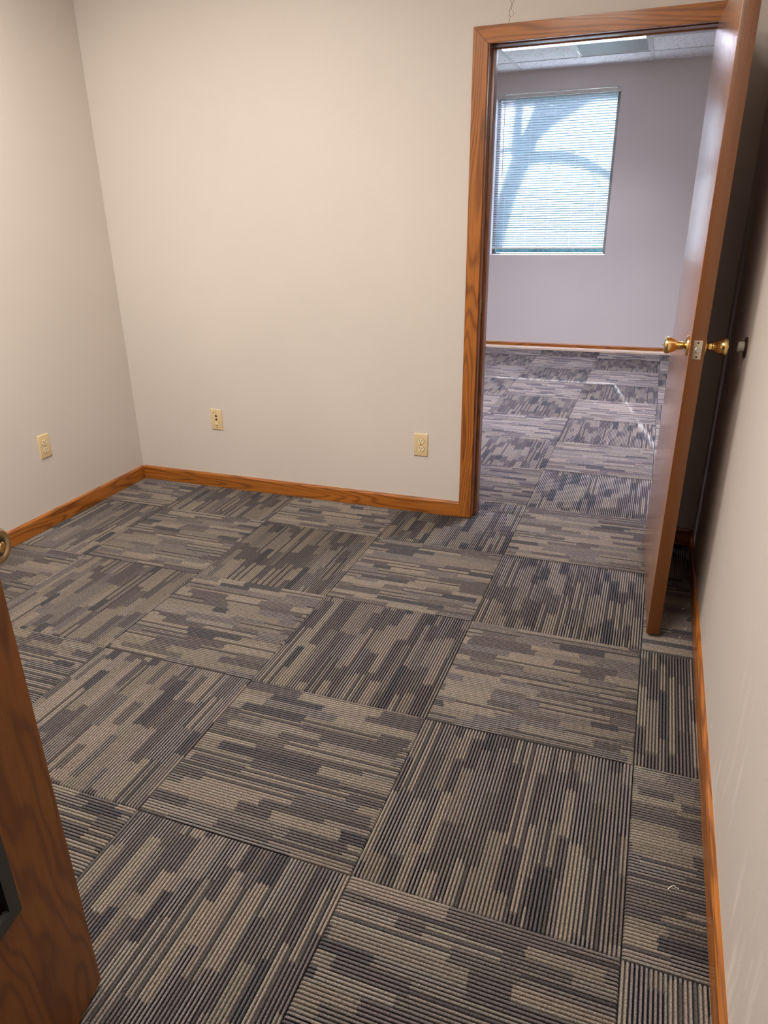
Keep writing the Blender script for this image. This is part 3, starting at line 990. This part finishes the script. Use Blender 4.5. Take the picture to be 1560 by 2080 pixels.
# ------------------------------------------------------------------ outdoors: lawn and the bare tree shading the blind
gr = boxes('ground', [(-30, 34, YW + 0.3, 70, -0.5, -0.3)], M['lawn'])
tag(gr, 'sunlit lawn outside the window', 'lawn', 'structure')
bm = bmesh.new()
rng = random.Random(3)
HX0, HX1, NH = -25.0, 30.0, 110
hrows = []
for i in range(NH + 1):
    x = HX0 + (HX1 - HX0) * i / NH
    row = []
    for j in range(15):
        t = math.pi * j / 14
        hh = 8.4 + 0.5 * math.sin(i * 0.7) + rng.uniform(-0.3, 0.3)
        row.append(bm.verts.new(((x + rng.uniform(-0.15, 0.15)) * U, (40.5 - 1.6 * math.cos(t) + rng.uniform(-0.2, 0.2)) * U, (-0.32 + hh * math.sin(t) ** 0.55) * U)))
    hrows.append(row)
for A, B in zip(hrows, hrows[1:]):
    for j in range(14):
        bm.faces.new((A[j], A[j + 1], B[j + 1], B[j]))
bm.faces.new(hrows[0])
bm.faces.new(hrows[-1])
hd = link('hedge', mesh('hedge', bm), M['hedge'])  # added to block the bright low sky between the slats
tag(hd, 'tall dark green hedge added far beyond the lawn to hide the bright horizon', 'hedge')
tree = empty('tree', 0.35, 14.9, -0.3)
tag(tree, 'bare forked tree outside, shading the blind of the far window', 'tree')
def sh(u, v, dist):
    """point of the tree whose shadow falls on the window plane at (u, v)"""
    k = dist / -SUN_DIR.y
    return (Vector((u, YW, v)) - SUN_DIR * k) * U
def limb(name, pts):
    P = [sh(u, v, d) for u, v, r, d in pts]
    R = [r * U for u, v, r, d in pts]
    o = link(name, tube_mesh(name, P, R, 10), M['bark'])
    o.parent = tree
    o.matrix_parent_inverse = Matrix.Translation(-tree.location)
limb('trunk', [(0.78, -2.3, 0.13, 3.2), (0.95, 0.0, 0.115, 3.2), (1.05, 1.62, 0.115, 3.2), (1.12, 2.0, 0.125, 3.2), (1.22, 2.5, 0.14, 3.2), (1.36, 2.9, 0.15, 3.2), (1.49, 3.2, 0.145, 3.2), (1.60, 3.5, 0.12, 3.2), (1.72, 3.8, 0.12, 3.2), (1.80, 4.3, 0.10, 3.25), (1.78, 5.0, 0.07, 3.3)])
limb('branch', [(1.36, 2.95, 0.09, 3.2), (1.33, 3.3, 0.085, 3.2), (1.34, 3.7, 0.07, 3.2), (1.37, 4.2, 0.06, 3.2), (1.40, 4.9, 0.04, 3.3)])
limb('branch', [(1.56, 3.42, 0.13, 3.2), (1.85, 3.62, 0.095, 3.2), (2.15, 3.80, 0.11, 3.3), (2.45, 3.93, 0.08, 3.4), (2.9, 4.02, 0.05, 3.5), (3.5, 4.2, 0.03, 3.6)])
limb('branch', [(1.42, 3.05, 0.11, 3.2), (1.75, 3.10, 0.085, 3.1), (2.10, 3.08, 0.095, 3.0), (2.45, 2.98, 0.085, 2.9), (2.75, 2.84, 0.06, 2.8), (3.2, 2.6, 0.05, 2.7)])
limb('branch', [(1.40, 3.12, 0.04, 3.2), (1.22, 3.22, 0.035, 3.2), (1.00, 3.20, 0.03, 3.3), (0.6, 3.3, 0.02, 3.4)])
limb('branch', [(1.70, 3.60, 0.045, 3.2), (1.90, 3.80, 0.04, 3.2), (2.05, 4.05, 0.035, 3.2), (2.2, 4.5, 0.02, 3.2)])
limb('twig', [(2.10, 3.08, 0.022, 3.0), (2.40, 3.22, 0.016, 3.0), (2.72, 3.18, 0.012, 3.0), (3.0, 3.25, 0.008, 3.0)])
limb('twig', [(2.45, 2.98, 0.022, 2.9), (2.68, 2.70, 0.014, 2.9), (2.86, 2.45, 0.009, 2.9)])
limb('twig', [(1.95, 3.06, 0.020, 3.0), (1.85, 2.80, 0.014, 3.0), (1.62, 2.55, 0.010, 3.0), (1.45, 2.2, 0.006, 3.0)])
limb('twig', [(2.10, 3.80, 0.022, 3.3), (2.00, 3.98, 0.016, 3.3), (2.12, 4.2, 0.010, 3.3)])
